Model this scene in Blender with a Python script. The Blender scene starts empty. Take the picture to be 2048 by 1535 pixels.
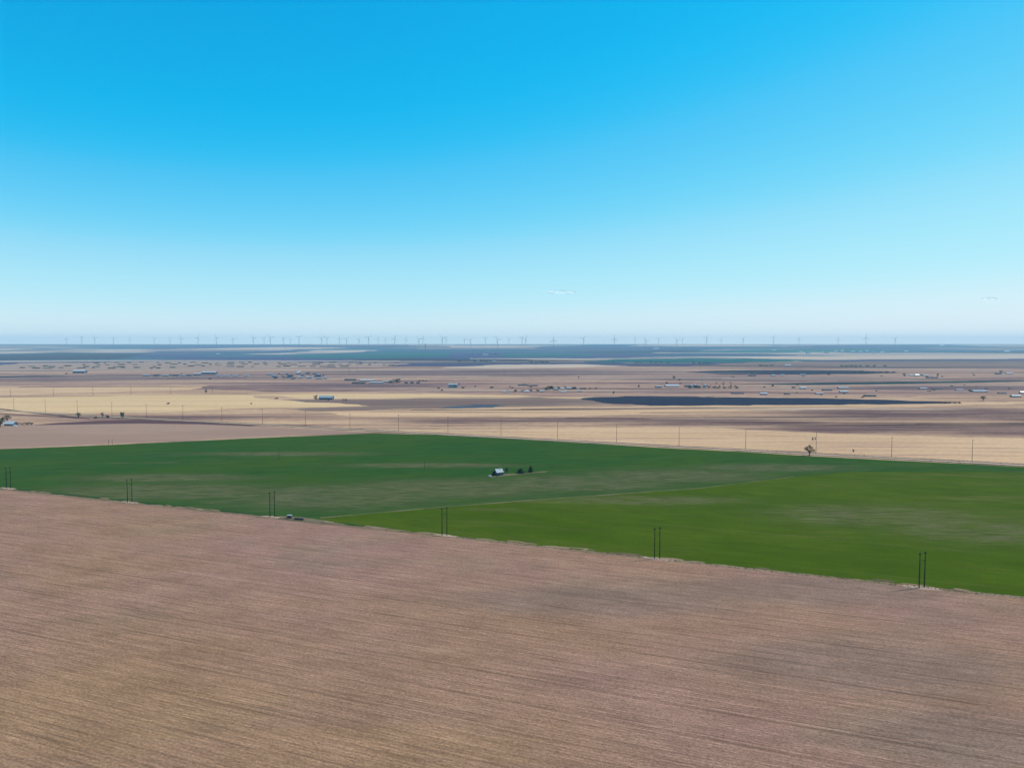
import bpy, bmesh, math, random
from mathutils import Vector, Matrix, noise
R = math.radians
rnd = random.Random(7)
sc = bpy.context.scene
COL = sc.collection

# ------------------------------------------------------------------ camera
CAM_H = 100.0                 # drone height over the fields, metres
FOC = 1420.0                  # focal length in pixels of a 2048 px wide frame
TILT = math.atan(82.0 / FOC)  # camera tilted a little below the horizon
cam = bpy.data.cameras.new('camera')
cam.sensor_fit = 'HORIZONTAL'; cam.sensor_width = 36.0; cam.lens = 36.0 * FOC / 2048.0
cam.clip_start = 0.5; cam.clip_end = 90000.0
camo = bpy.data.objects.new('camera', cam); COL.objects.link(camo)
camo.location = (0, 0, CAM_H); camo.rotation_euler = (R(90) - TILT, 0, 0)
sc.camera = camo

# ------------------------------------------------------------------ sky and sun
SUN_AZ, SUN_EL = R(71), R(48)
w = bpy.data.worlds.new('World'); sc.world = w; w.use_nodes = True
nt = w.node_tree
sky = nt.nodes.new('ShaderNodeTexSky'); sky.sky_type = 'NISHITA'; sky.sun_disc = False
sky.sun_elevation = SUN_EL; sky.sun_rotation = SUN_AZ
sky.altitude = 1000; sky.air_density = 1.0; sky.dust_density = 0.02; sky.ozone_density = 6.0
m1 = nt.nodes.new('ShaderNodeVectorMath'); m1.operation = 'SCALE'; m1.inputs[3].default_value = 0.1
m2 = nt.nodes.new('ShaderNodeVectorMath'); m2.operation = 'SCALE'; m2.inputs[3].default_value = 10.0
cv = nt.nodes.new('ShaderNodeRGBCurve')      # the vivid blue rendering of the whole sky, the same in every direction
def setc(i, pts):
    c = cv.mapping.curves[i]
    c.points[0].location = pts[0]; c.points[1].location = pts[-1]
    for p in pts[1:-1]: c.points.new(*p)
setc(0, [(0, 0), (.10, .001), (.122, .006), (.155, .075), (.20, .175), (.25, .32), (.38, .51), (.55, .73), (1, .97)])
setc(1, [(0, 0), (.12, .25), (.16, .345), (.20, .42), (.29, .565), (.43, .75), (.57, .86), (1, .96)])
setc(2, [(0, 0), (.25, .62), (.37, .79), (.5, .91), (.65, .96), (1, 1)])
cv.mapping.update()
bg = nt.nodes['Background']; bg.inputs[1].default_value = 0.1
nt.links.new(sky.outputs[0], m1.inputs[0]); nt.links.new(m1.outputs[0], cv.inputs[1])
nt.links.new(cv.outputs[0], m2.inputs[0]); nt.links.new(m2.outputs[0], bg.inputs[0])
SUNV = Vector((math.sin(SUN_AZ) * math.cos(SUN_EL), math.cos(SUN_AZ) * math.cos(SUN_EL), math.sin(SUN_EL)))
sl = bpy.data.lights.new('sun', 'SUN'); sl.energy = 4.6; sl.angle = R(0.53); sl.color = (1.0, .91, .79)
slo = bpy.data.objects.new('sun', sl); COL.objects.link(slo)
slo.rotation_euler = SUNV.to_track_quat('Z', 'Y').to_euler(); slo.location = SUNV * 300
vs = sc.view_settings; vs.view_transform = 'Standard'; vs.look = 'None'; vs.exposure = 0; vs.gamma = 1; vs.use_curve_mapping = False
sc.render.engine = 'CYCLES'
sc.cycles.max_bounces = 4; sc.cycles.diffuse_bounces = 2; sc.cycles.volume_bounces = 1; sc.cycles.transparent_max_bounces = 12
sc.cycles.use_denoising = True; sc.cycles.denoiser = 'OPENIMAGEDENOISE'; sc.cycles.denoising_prefilter = 'ACCURATE'; sc.cycles.denoising_input_passes = 'RGB_ALBEDO_NORMAL'
sc.cycles.volume_step_rate = 4

# ------------------------------------------------------------------ ground form
BREAKS = [6000, 6800, 7600, 8400, 9200, 10000, 10800, 11600, 12500]
FAR_Y = 16500.0
TOP_Z = 72.0
def terr(y):
    """flat farmland that climbs gently to a low plateau under the wind farm"""
    def s(v):
        t = min(1, max(0, (v - 6000) / 6500)); return TOP_Z * (t * t * (3 - 2 * t))
    if y <= BREAKS[0]: return 0.0
    if y >= BREAKS[-1]: return TOP_Z
    for a, b in zip(BREAKS, BREAKS[1:]):
        if a <= y <= b: return s(a) + (s(b) - s(a)) * (y - a) / (b - a)
def lift(layer, y): return layer * .004 * max(1.0, y / 300.0)
def gp(px, py):
    """point of the ground seen at a spot of the 2048 px wide photograph"""
    u = (px - 1024) / FOC; v = (767.5 - py) / FOC
    dx, dy, dz = u, math.cos(TILT) + v * math.sin(TILT), -math.sin(TILT) + v * math.cos(TILT)
    t = 0.0; lo = 10.0; hi = None
    y = 100.0
    while y < FAR_Y:
        if CAM_H + dz * (y / dy) <= terr(y): hi = y; break
        lo = y; y += 100 if y > 5800 else 400
    if hi is None: hi = lo = FAR_Y - 60
    for _ in range(50):
        m = (lo + hi) / 2
        if CAM_H + dz * (m / dy) <= terr(m): hi = m
        else: lo = m
    return Vector((dx / dy * hi, hi, 0))
def on(p): return Vector((p.x, p.y, terr(p.y)))
def mpp(p): return p.y / FOC          # metres per photo pixel at that depth

# ------------------------------------------------------------------ node helpers
class N:
    def __init__(s, name):
        s.m = bpy.data.materials.new(name); s.m.use_nodes = True; s.t = s.m.node_tree
        s.b = s.t.nodes['Principled BSDF']; s.b.inputs['Roughness'].default_value = .9
        s.b.inputs['Specular IOR Level'].default_value = 0.0
    def n(s, typ, **kw):
        o = s.t.nodes.new('ShaderNode' + typ)
        for k, v in kw.items(): setattr(o, k, v)
        return o
    def l(s, a, b): s.t.links.new(a, b)
    def put(s, sock, v):
        if hasattr(v, 'is_linked') or isinstance(v, bpy.types.NodeSocket): s.l(v, sock)
        else: sock.default_value = v
    def pos(s, ang=0.0, sx=1.0, sy=1.0):
        g = s.n('NewGeometry'); r = s.n('VectorRotate', rotation_type='Z_AXIS'); r.inputs['Angle'].default_value = -ang
        s.l(g.outputs['Position'], r.inputs['Vector'])
        v = s.n('VectorMath', operation='MULTIPLY'); v.inputs[1].default_value = (sx, sy, 0)
        s.l(r.outputs[0], v.inputs[0]); return v.outputs[0]
    def noise(s, vec, scale=1, detail=3, rough=.55, lac=2.1):
        t = s.n('TexNoise'); t.inputs['Scale'].default_value = scale; t.inputs['Detail'].default_value = detail
        t.inputs['Roughness'].default_value = rough; t.inputs['Lacunarity'].default_value = lac
        s.l(vec, t.inputs['Vector']); return t.outputs['Fac']
    def rng(s, f, a, b, c=0.0, d=1.0):
        t = s.n('MapRange'); t.interpolation_type = 'SMOOTHSTEP'
        s.l(f, t.inputs[0])
        for i, x in zip((1, 2, 3, 4), (a, b, c, d)): t.inputs[i].default_value = x
        return t.outputs[0]
    def math(s, op, a, b=0.0):
        t = s.n('Math', operation=op); s.put(t.inputs[0], a); s.put(t.inputs[1], b); return t.outputs[0]
    def mix(s, f, a, b, mode='MIX'):
        t = s.n('Mix', data_type='RGBA', blend_type=mode)
        s.put(t.inputs['Factor'], f)
        for k, v in ((6, a), (7, b)):
            if isinstance(v, tuple): v = (*v, 1) if len(v) == 3 else v
            s.put(t.inputs[k], v)
        return t.outputs[2]
    def gain(s, col, f, lo, hi):
        t = s.rngl(f, lo, hi); v = s.n('VectorMath', operation='SCALE'); s.l(col, v.inputs[0]); s.l(t, v.inputs[3]); return v.outputs[0]
    def rngl(s, f, lo, hi):
        t = s.n('MapRange'); s.l(f, t.inputs[0])
        for i, x in zip((1, 2, 3, 4), (.25, .75, lo, hi)): t.inputs[i].default_value = x
        return t.outputs[0]
    def ramp(s, f, stops, interp='LINEAR'):
        t = s.n('ValToRGB'); r = t.color_ramp; r.interpolation = interp
        while len(r.elements) < len(stops): r.elements.new(.5)
        for e, (p, c) in zip(r.elements, stops): e.position = p; e.color = (*c, 1)
        s.l(f, t.inputs[0]); return t.outputs[0]
    def bump(s, h, strength, dist):
        t = s.n('Bump'); t.inputs['Strength'].default_value = strength; t.inputs['Distance'].default_value = dist
        s.l(h, t.inputs['Height']); s.l(t.outputs[0], s.b.inputs['Normal'])
    def done(s, col):
        s.put(s.b.inputs['Base Color'], (*col, 1) if isinstance(col, tuple) else col); return s.m

def plain(name, c, rough=.7, spec=.2, var=.18, scale=1.5, metal=0):
    k = N(name); k.b.inputs['Roughness'].default_value = rough; k.b.inputs['Specular IOR Level'].default_value = spec
    k.b.inputs['Metallic'].default_value = metal
    tc = k.n('TexCoord'); f = k.noise(tc.outputs['Object'], scale, 4)
    k.done(k.gain(k.mix(0.0, c, c), f, 1 - var, 1 + var)); return k.m

def soft(k, col, spots, c_streak, sc_, amt, c_base=None, amt_base=0.0, cut=(.56, .80)):
    """soft edged stretches of ground with another growth, broken into streaks (spots are ellipses given in photo pixels)"""
    tot = None
    for (px, py, wx, wy) in spots:
        c = gp(px, py); ra = wx * mpp(c); rb = (gp(px, py - wy).y - gp(px, py + wy).y) / 2
        g = k.n('NewGeometry'); a1 = k.n('VectorMath', operation='SUBTRACT'); k.l(g.outputs['Position'], a1.inputs[0]); a1.inputs[1].default_value = c
        a2 = k.n('VectorMath', operation='MULTIPLY'); k.l(a1.outputs[0], a2.inputs[0]); a2.inputs[1].default_value = (1 / ra, 1 / rb, 0)
        a3 = k.n('VectorMath', operation='LENGTH'); k.l(a2.outputs[0], a3.inputs[0])
        e = k.rng(a3.outputs['Value'], .35, 1.2, 1, 0)
        tot = e if tot is None else k.math('MAXIMUM', tot, e)
    st = k.noise(k.pos(R(-3), *sc_), 1, 8, .72)
    if c_base: col = k.mix(k.math('MULTIPLY', tot, amt_base), col, c_base)
    w1 = k.rng(k.math('ADD', st, k.math('MULTIPLY', tot, .20)), *cut)
    return k.mix(k.math('MULTIPLY', k.math('MULTIPLY', w1, tot), amt), col, c_streak)

def field(name, c1, c2, c3, ang=0.0, blotch=(.01, .02), streak=(.01, .12), grain=1.2, cut=(.4, .62), cut2=(.52, .72), amt=.8, gvar=.18, spots=None):
    """one cultivated or grazed surface: base colour, blotches of a second, streaks of a third, fine grain"""
    k = N(name)
    a = k.noise(k.pos(ang, *blotch), 1, 4, .6)
    b = k.noise(k.pos(ang, *streak), 1, 8, .66)
    g = k.noise(k.pos(ang, grain * .5, grain), 1, 4, .7)
    col = k.mix(k.rng(a, *cut), c1, c2)
    col = k.mix(k.math('MULTIPLY', k.rng(b, *cut2), amt), col, c3)
    if spots: col = soft(k, col, *spots)
    col = k.gain(col, g, 1 - gvar, 1 + gvar)
    return k.done(col)

_a, _b = gp(640, 1035), gp(1588, 953)
WROW = math.atan2(_b.y - _a.y, _b.x - _a.x)     # the wheat rows follow the track between the two fields
ROW = R(-20.4)     # direction of the drilled rows and of the pole line
def stubble_mat():
    k = N('stubble_ground')
    big = k.noise(k.pos(ROW, .006, .009), 1, 4, .55)
    big2 = k.noise(k.pos(ROW + .5, .011, .02), 1, 3, .5)
    col = k.ramp(big, [(.3, (.272, .152, .081)), (.46, (.282, .156, .100)), (.6, (.280, .154, .110)), (.75, (.250, .153, .113))])
    col = k.mix(k.rng(big2, .52, .72, 0, .55), col, (.215, .150, .092))       # greener weed haze
    col = soft(k, col, ((150, 1440, 620, 150), (700, 1500, 600, 90)), (.292, .166, .086), (.03, .3), .6, (.275, .156, .084), .4, (.5, .75))
    col = soft(k, col, ((1750, 1330, 420, 70), (1950, 1480, 300, 90), (1200, 1200, 420, 40), (1600, 1180, 400, 40)), (.195, .128, .094), (.05, .4), .6, (.225, .136, .100), .4, (.5, .75))
    mo = k.noise(k.pos(R(-8), .035, .07), 1, 5, .65)
    col = k.gain(col, mo, .80, 1.17)
    st = k.noise(k.pos(ROW, .045, .42), 1, 5, .68)
    col = k.gain(col, st, .78, 1.20)
    st2 = k.noise(k.pos(ROW, .22, 1.7), 1, 4, .65)
    col = k.gain(col, st2, .74, 1.25)
    cl = k.noise(k.pos(ROW, 1.0, 1.5), 1, 4, .75)
    col = k.gain(col, cl, .50, 1.55)
    gr = k.noise(k.pos(ROW, 2.6, 3.4), 1, 3, .7)
    col = k.gain(col, gr, .62, 1.42)
    rsep = k.n('SeparateXYZ'); k.l(k.pos(ROW), rsep.inputs[0])
    for per, wobs, lo, hi in ((1.22, .4, .90, 1.09), (2.43, .6, .93, 1.06), (4.87, 1.4, .94, 1.05)):
        wv = k.noise(k.pos(ROW, .02, .05), 1, 4, .6)
        ph = k.math('ADD', k.math('MULTIPLY', rsep.outputs[1], 2 * math.pi / per), k.math('MULTIPLY', wv, 6 * wobs))
        sn = k.math('MULTIPLY', k.math('SINE', ph), k.rng(k.noise(k.pos(ROW, .03, .16), 1, 4, .65), .40, .62, .1, .5))
        col = k.gain(col, k.math('ADD', sn, .5), lo, hi)
    # wheel tracks of the drill, a pair every 14.6 m, worn away here and there
    sep = k.n('SeparateXYZ'); k.l(k.pos(ROW), sep.inputs[0])
    wob = k.noise(k.pos(ROW, .012, .0), 1, 2)
    v = k.math('ADD', sep.outputs[1], k.math('MULTIPLY', wob, 1.2))
    fr = k.math('FRACT', k.math('DIVIDE', v, 14.6))
    m = k.math('MULTIPLY', fr, 14.6)
    d1 = k.math('ABSOLUTE', k.math('SUBTRACT', m, 6.0)); d2 = k.math('ABSOLUTE', k.math('SUBTRACT', m, 8.1))
    tr = k.rng(k.math('MINIMUM', d1, d2), .12, .42, 1, 0)
    mask = k.rng(k.noise(k.pos(ROW, .018, .07), 1, 4, .65), .44, .60)
    col = k.mix(k.math('MULTIPLY', k.math('MULTIPLY', tr, mask), .62), col, (.105, .058, .036))
    k.bump(k.math('ADD', cl, st2), .7, .18)
    return k.done(col)
def wheat_mat(name, c1, c2, thin, ang, thin_cut, amt, poor=(), poor_base=(.062, .074, .026)):
    k = N(name)
    a = k.noise(k.pos(ang, .007, .012), 1, 4, .6)
    col = k.mix(k.rng(a, .36, .64), c1, c2)
    b = k.noise(k.pos(R(-4), .012, .075), 1, 5, .62)
    big = k.noise(k.pos(R(8), .0035, .006), 1, 2, .5)
    f = k.math('ADD', k.math('MULTIPLY', b, .62), k.math('MULTIPLY', big, .38))
    col = k.mix(k.math('MULTIPLY', k.rng(f, *thin_cut), amt), col, thin)
    if poor: col = soft(k, col, poor, (.128, .112, .055), (.05, .36), .75, poor_base, .62, (.62, .80))
    mot = k.noise(k.pos(ang, .035, .10), 1, 6, .7)
    col = k.gain(col, mot, .80, 1.22)
    fleck = k.noise(k.pos(ang, .05, .42), 1, 6, .75)
    col = k.mix(k.math('MULTIPLY', k.rng(fleck, .60, .72), .55), col, thin)
    # sprayer tramlines, faint and broken
    sep = k.n('SeparateXYZ'); k.l(k.pos(ang), sep.inputs[0])
    mm = k.math('MULTIPLY', k.math('FRACT', k.math('DIVIDE', sep.outputs[1], 27.0)), 27.0)
    tl = k.math('MINIMUM', k.math('ABSOLUTE', k.math('SUBTRACT', mm, 12.4)), k.math('ABSOLUTE', k.math('SUBTRACT', mm, 14.4)))
    tm = k.rng(k.noise(k.pos(ang, .01, .04), 1, 3, .6), .42, .60)
    col = k.mix(k.math('MULTIPLY', k.math('MULTIPLY', k.rng(tl, .2, .55, 1, 0), tm), .38), col, thin)
    rows = k.noise(k.pos(ang, .05, .9), 1, 3, .6)
    col = k.gain(col, rows, .88, 1.12)
    g = k.noise(k.pos(0, .7, 1.1), 1, 4, .7)
    col = k.gain(col, g, .82, 1.18)
    k.bump(g, .6, .15)
    return k.done(col)
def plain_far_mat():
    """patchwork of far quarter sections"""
    k = N('far_plain_hazed')
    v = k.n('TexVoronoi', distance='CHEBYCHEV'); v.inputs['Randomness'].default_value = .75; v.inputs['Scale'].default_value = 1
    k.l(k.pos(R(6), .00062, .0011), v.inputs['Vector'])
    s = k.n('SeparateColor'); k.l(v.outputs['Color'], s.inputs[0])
    col = k.ramp(s.outputs[0], [(0, (.020, .060, .110)), (.2, (.050, .050, .100)), (.34, (.22, .155, .135)), (.44, (.030, .080, .120)), (.58, (.34, .25, .20)), (.70, (.035, .045, .115)), (.86, (.44, .33, .25))], 'CONSTANT')  # dark fields hold painted haze: the blue of distance put into their colour
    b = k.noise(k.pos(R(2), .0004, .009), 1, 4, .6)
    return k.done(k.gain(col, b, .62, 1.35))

M = {}
M['prairie'] = field('prairie_grass', (.43, .255, .155), (.51, .32, .185), (.180, .095, .080), R(2), (.0016, .012), (.0026, .040), .15, (.36, .62), (.46, .66), .95, .30,
    spots=(((1830, 856, 440, 15), (2060, 862, 330, 16), (1690, 861, 210, 8), (1800, 828, 330, 16), (2010, 828, 280, 20), (1240, 840, 420, 7), (1450, 846, 300, 7), (950, 842, 240, 7), (330, 834, 330, 6)), (.105, .056, .058), (.005, .07), .95, (.19, .112, .092), .66))
M['range'] = field('range_grass', (.30, .172, .130), (.41, .250, .165), (.105, .054, .066), R(1), (.0008, .005), (.0010, .014), .06, (.36, .62), (.46, .64), 1.0, .32,
    spots=(((980, 744, 480, 9), (250, 754, 420, 8), (1480, 757, 420, 6), (700, 770, 300, 5), (1900, 776, 300, 7)), (.085, .052, .066), (.0016, .02), .95, (.17, .11, .105), .5))
M['far_plain'] = plain_far_mat()
M['stubble'] = stubble_mat()
M['wheat_far'] = wheat_mat('wheat_dark', (.020, .066, .009), (.033, .073, .007), (.105, .098, .042), WROW, (.54, .70), .5, ((330, 982, 360, 24), (660, 992, 360, 36), (900, 976, 330, 28), (1150, 966, 300, 24), (1350, 951, 280, 20), (1540, 935, 220, 12), (560, 907, 260, 6), (860, 930, 260, 7), (330, 955, 260, 12)))
M['wheat_near'] = wheat_mat('wheat_bright', (.043, .076, .001), (.058, .088, .003), (.112, .100, .030), ROW, (.50, .68), .6, ((1750, 1030, 330, 34), (1950, 1060, 260, 40), (1300, 1000, 300, 14)), (.062, .082, .012))
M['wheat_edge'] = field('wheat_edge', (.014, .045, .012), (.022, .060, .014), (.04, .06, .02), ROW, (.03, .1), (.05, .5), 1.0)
M['bare_left'] = field('bare_soil', (.30, .182, .130), (.33, .205, .145), (.245, .145, .108), R(-2), (.003, .01), (.004, .06), .5, gvar=.08)
M['ploughed'] = field('ploughed_soil', (.085, .043, .048), (.105, .055, .055), (.065, .033, .04), R(-2), (.004, .02), (.006, .1), .4, gvar=.1)
M['straw'] = field('straw_field', (.58, .36, .205), (.53, .325, .18), (.33, .195, .135), R(-3), (.003, .02), (.005, .09), .35, cut2=(.47, .68), amt=.75, gvar=.2)
M['gold'] = field('golden_stubble', (.61, .40, .210), (.56, .36, .18), (.37, .23, .14), R(1), (.002, .02), (.0022, .05), .2, cut2=(.50, .74), amt=.7, gvar=.14)
M['brown'] = field('grazed_brown', (.170, .105, .088), (.22, .145, .11), (.115, .068, .062), R(2), (.002, .012), (.003, .06), .35, gvar=.1)
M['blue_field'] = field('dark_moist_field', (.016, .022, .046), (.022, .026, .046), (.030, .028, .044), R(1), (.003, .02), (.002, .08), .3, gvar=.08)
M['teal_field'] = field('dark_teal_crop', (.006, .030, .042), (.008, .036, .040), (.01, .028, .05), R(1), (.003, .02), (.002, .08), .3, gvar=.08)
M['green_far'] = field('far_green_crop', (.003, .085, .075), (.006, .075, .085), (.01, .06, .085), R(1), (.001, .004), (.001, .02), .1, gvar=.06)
M['pale'] = field('pale_pasture', (.50, .36, .26), (.42, .29, .21), (.56, .42, .29), R(1), (.001, .01), (.001, .04), .2, gvar=.06)
M['pen'] = field('feedlot_dirt', (.33, .22, .165), (.28, .18, .14), (.18, .115, .10), R(1), (.002, .01), (.004, .05), .3, gvar=.08)
M['gravel'] = field('gravel_road', (.44, .32, .235), (.39, .28, .205), (.34, .24, .18), R(-21), (.02, .1), (.01, .6), 1.0, gvar=.1)
M['ditch'] = field('weedy_ditch', (.115, .075, .05), (.15, .10, .065), (.07, .06, .035), R(-21), (.02, .1), (.02, .5), 1.0, gvar=.2)
M['verge'] = field('dry_verge', (.29, .195, .125), (.22, .145, .085), (.11, .10, .04), ROW, (.03, .2), (.05, .5), 1.0, gvar=.25)
M['dirt'] = field('farmyard_dirt', (.17, .13, .08), (.13, .105, .06), (.07, .075, .03), 0, (.05, .1), (.05, .3), 1.0, gvar=.15)
M['track'] = field('grassy_track', (.10, .098, .040), (.16, .135, .065), (.05, .07, .02), ROW, (.03, .1), (.03, .4), 1.0, gvar=.25)
M['bare_spot'] = field('pale_bare_spot', (.44, .30, .215), (.38, .255, .18), (.30, .21, .14), ROW, (.1, .3), (.1, .6), 1.5, gvar=.2)
M['pond'] = plain('pond_water', (.055, .052, .068), .6, .1, .05, .01)
M['wood'] = plain('weathered_wood', (.016, .012, .010), .85, .1, .3, 2)
M['wood2'] = plain('brown_wood_pole', (.035, .022, .018), .85, .1, .3, 2)
M['insul'] = plain('insulator_glaze', (.10, .07, .06), .3, .5)
M['steel'] = plain('galvanised_steel', (.32, .34, .36), .45, .5, .1)
M['tower'] = plain('turbine_backlit', (.085, .10, .13), .5, .3, .05, .1)  # white turbines darkened: their backlit shade is put into the base colour
M['roof_white'] = plain('white_metal_roof', (.48, .49, .50), .4, .4, .06, .3)
M['roof_blue'] = plain('pale_blue_roof', (.25, .31, .34), .45, .4, .12, .6)
M['roof_grey'] = plain('grey_metal_roof', (.36, .38, .41), .5, .4, .1, .3)
M['roof_dark'] = plain('dark_roof', (.05, .055, .07), .7, .2, .15, .4)
M['wall_dark'] = plain('dark_weathered_wall', (.045, .045, .055), .85, .1, .25, 1)
M['wall_navy'] = plain('slate_blue_wall', (.055, .075, .12), .7, .2, .12, .4)
M['wall_grey'] = plain('grey_metal_wall', (.19, .21, .25), .6, .3, .1, .3)
M['wall_pale'] = plain('pale_wall', (.42, .40, .39), .7, .2, .1, .4)
M['wall_teal'] = plain('teal_wall', (.03, .10, .11), .6, .2, .1, .4)
M['glass'] = plain('window_glass', (.02, .025, .03), .1, .5, .05)
M['door'] = plain('door_paint', (.12, .12, .13), .6, .2)
M['bin'] = plain('bin_steel', (.16, .24, .36), .45, .5, .08, .4)
M['concrete'] = plain('tower_concrete', (.16, .17, .19), .8, .2, .1, .1)
M['bark'] = plain('bark', (.030, .021, .019), .9, .1, .3, 4)
def leaf_mat(name, c1, c2):
    k = N(name); tc = k.n('TexCoord')
    f = k.noise(tc.outputs['Object'], 1.4, 3); k.b.inputs['Roughness'].default_value = .8
    return k.done(k.mix(k.rng(f, .35, .65), c1, c2))
M['leaf_juniper'] = leaf_mat('juniper_leaf', (.010, .022, .012), (.022, .040, .018))
M['leaf_dark'] = leaf_mat('dark_leaf', (.012, .026, .022), (.024, .042, .030))
M['leaf_brown'] = leaf_mat('winter_twigs', (.018, .013, .014), (.032, .023, .021))
M['leaf_teal'] = leaf_mat('evergreen_leaf', (.010, .038, .030), (.018, .055, .040))
M['dry_grass'] = leaf_mat('dry_grass_blades', (.26, .18, .10), (.13, .115, .045))

# ------------------------------------------------------------------ mesh helpers
def new(name, bm, mat, parent=None):
    me = bpy.data.meshes.new(name); bm.to_mesh(me); bm.free(); me.materials.append(mat)
    o = bpy.data.objects.new(name, me); COL.objects.link(o)
    if parent: o.parent = parent
    return o
def tag(o, label, cat, group=None):
    o['label'] = label; o['category'] = cat
    if group: o['group'] = group
    return o
def thing(name, loc, label, cat, group=None, rz=0.0, sc3=None):
    o = bpy.data.objects.new(name, None); COL.objects.link(o)
    o.empty_display_size = .5; o.location = loc; o.rotation_euler = (0, 0, rz)
    if sc3: o.scale = sc3
    return tag(o, label, cat, group)
def dup(root, loc, rz, label, group=None, s=None):
    r = root.copy(); COL.objects.link(r); r.location = loc; r.rotation_euler = (0, 0, rz); r['label'] = label
    if group: r['group'] = group
    if s: r.scale = s
    for ch in root.children:
        c = ch.copy(); COL.objects.link(c); c.parent = r
        for g in ch.children:
            d = g.copy(); COL.objects.link(d); d.parent = c
    return r
def box(bm, lo, hi):
    v = [bm.verts.new((x, y, z)) for z in (lo[2], hi[2]) for x, y in ((lo[0], lo[1]), (hi[0], lo[1]), (hi[0], hi[1]), (lo[0], hi[1]))]
    for f in ((3, 2, 1, 0), (4, 5, 6, 7), (0, 1, 5, 4), (1, 2, 6, 5), (2, 3, 7, 6), (3, 0, 4, 7)): bm.faces.new([v[i] for i in f])
def tube(bm, pts, rad, n=6, cap=True):
    rings = []
    for i, p in enumerate(pts):
        p = Vector(p)
        d = (Vector(pts[min(i + 1, len(pts) - 1)]) - Vector(pts[max(i - 1, 0)])).normalized()
        a = d.orthogonal().normalized(); b = d.cross(a)
        r = rad[i] if isinstance(rad, (list, tuple)) else rad
        rings.append([bm.verts.new(p + (a * math.cos(t) + b * math.sin(t)) * r) for t in (2 * math.pi * k / n for k in range(n))])
    for q, s in zip(rings, rings[1:]):
        for k in range(n): bm.faces.new((q[k], q[(k + 1) % n], s[(k + 1) % n], s[k]))
    if cap: bm.faces.new(rings[0][::-1]); bm.faces.new(rings[-1])
def bmx(f, *a, **k):
    bm = bmesh.new(); f(bm, *a, **k); return bm
def ragged(pts, step, amp):
    out = []
    for a, b in zip(pts, pts[1:] + pts[:1]):
        L = (b - a).length; n = max(1, min(260, int(L / step))); t = (b - a).normalized(); nn = Vector((-t.y, t.x, 0))
        for i in range(n):
            p = a + (b - a) * (i / n)
            if 0 < i: p = p + nn * amp * min(1, 3.5 * min(i, n - i) / n) * (noise.noise(Vector((p.x * .21 / step, p.y * .21 / step, 3.1))) * 1.1 + noise.noise(Vector((p.x * .9 / step, p.y * .9 / step, 3.1))) * .7)
            out.append(p)
    return out
def sheet(name, pts, mat, layer, rag=None, kind='structure'):
    """a field, road or other patch of ground lying on the terrain (pts are ground points)"""
    pts = [Vector((p[0], p[1], 0)) for p in pts]
    if rag: pts = ragged(pts, *rag)
    bm = bmesh.new(); f = bm.faces.new([bm.verts.new(p) for p in pts]); bm.normal_update()
    if f.normal.z < 0: f.normal_flip()
    bmesh.ops.triangulate(bm, faces=[f], ngon_method='EAR_CLIP')
    ys = [p.y for p in pts]
    for yb in BREAKS:
        if min(ys) < yb < max(ys):
            bmesh.ops.bisect_plane(bm, geom=bm.verts[:] + bm.edges[:] + bm.faces[:], plane_co=(0, yb, 0), plane_no=(0, 1, 0), dist=1e-3)
    for v in bm.verts: v.co.z = terr(v.co.y) + lift(layer, v.co.y)
    o = new(name, bm, mat); o['kind'] = kind
    return o
def fpx(name, pxs, mat, layer, rag=None): return sheet(name, [gp(*p) for p in pxs], M[mat], layer, rag)

# ------------------------------------------------------------------ ground, fields, roads
sheet('ground', [(-16500, -2000), (16500, -2000), (16500, FAR_Y), (-16500, FAR_Y)], M['prairie'], 0)
yf = gp(1024, 733).y
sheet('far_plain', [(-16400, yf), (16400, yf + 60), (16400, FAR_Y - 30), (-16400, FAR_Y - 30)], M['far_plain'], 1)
fpx('rangeland', [(-900, 731), (700, 732), (2900, 731), (2900, 792), (2048, 790), (1500, 793), (1150, 792), (800, 787.5), (420, 779), (0, 772), (-900, 776)], 'range', 1, (40, 60))
UA = Vector((math.cos(ROW), math.sin(ROW), 0)); NA = Vector((-UA.y, UA.x, 0))     # along / across the stubble edge
A0 = gp(0, 978.0); A1 = gp(2048, 1196.0); UA = (A1 - A0).normalized(); NA = Vector((-UA.y, UA.x, 0))
def la(t, off=0.0): return A0 + UA * t + NA * off
LA = (A1 - A0).length
def edge(off0, off1, t0, t1, step, amp):
    """strip along the stubble edge with uneven sides"""
    n = int((t1 - t0) / step); a = []; b = []
    for i in range(n + 1):
        t = t0 + (t1 - t0) * i / n
        a.append(la(t, off0 + amp * noise.noise(Vector((t * .11, off0, 1))) + amp * .6 * noise.noise(Vector((t * .5, off0, 5)))))
        b.append(la(t, off1 + amp * noise.noise(Vector((t * .09, off1, 9))) + amp * .6 * noise.noise(Vector((t * .45, off1, 2)))))
    return a + b[::-1]
sheet('stubble_field', edge(0, -1800, -700, 1500, 4, .8), M['stubble'], 4)
sheet('field_verge', edge(2.0, -1.1, -700, 1500, 1.6, 1.2), M['verge'], 6)
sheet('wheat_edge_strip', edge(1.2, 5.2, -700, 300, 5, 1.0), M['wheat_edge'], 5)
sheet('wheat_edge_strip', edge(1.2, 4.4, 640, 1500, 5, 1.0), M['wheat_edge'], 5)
fpx('wheat_field', [(-700, 929), (-250, 951.4), (0, 978), (2048, 1196), (2900, 1287), (2900, 985), (2048, 933), (1783, 920), (1632, 912), (1500, 904), (1358, 897), (1233, 889.5), (1050, 879), (900, 870), (750, 866), (500, 876), (225, 889), (0, 898)], 'wheat_far', 2, (12, 1.4))
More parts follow.
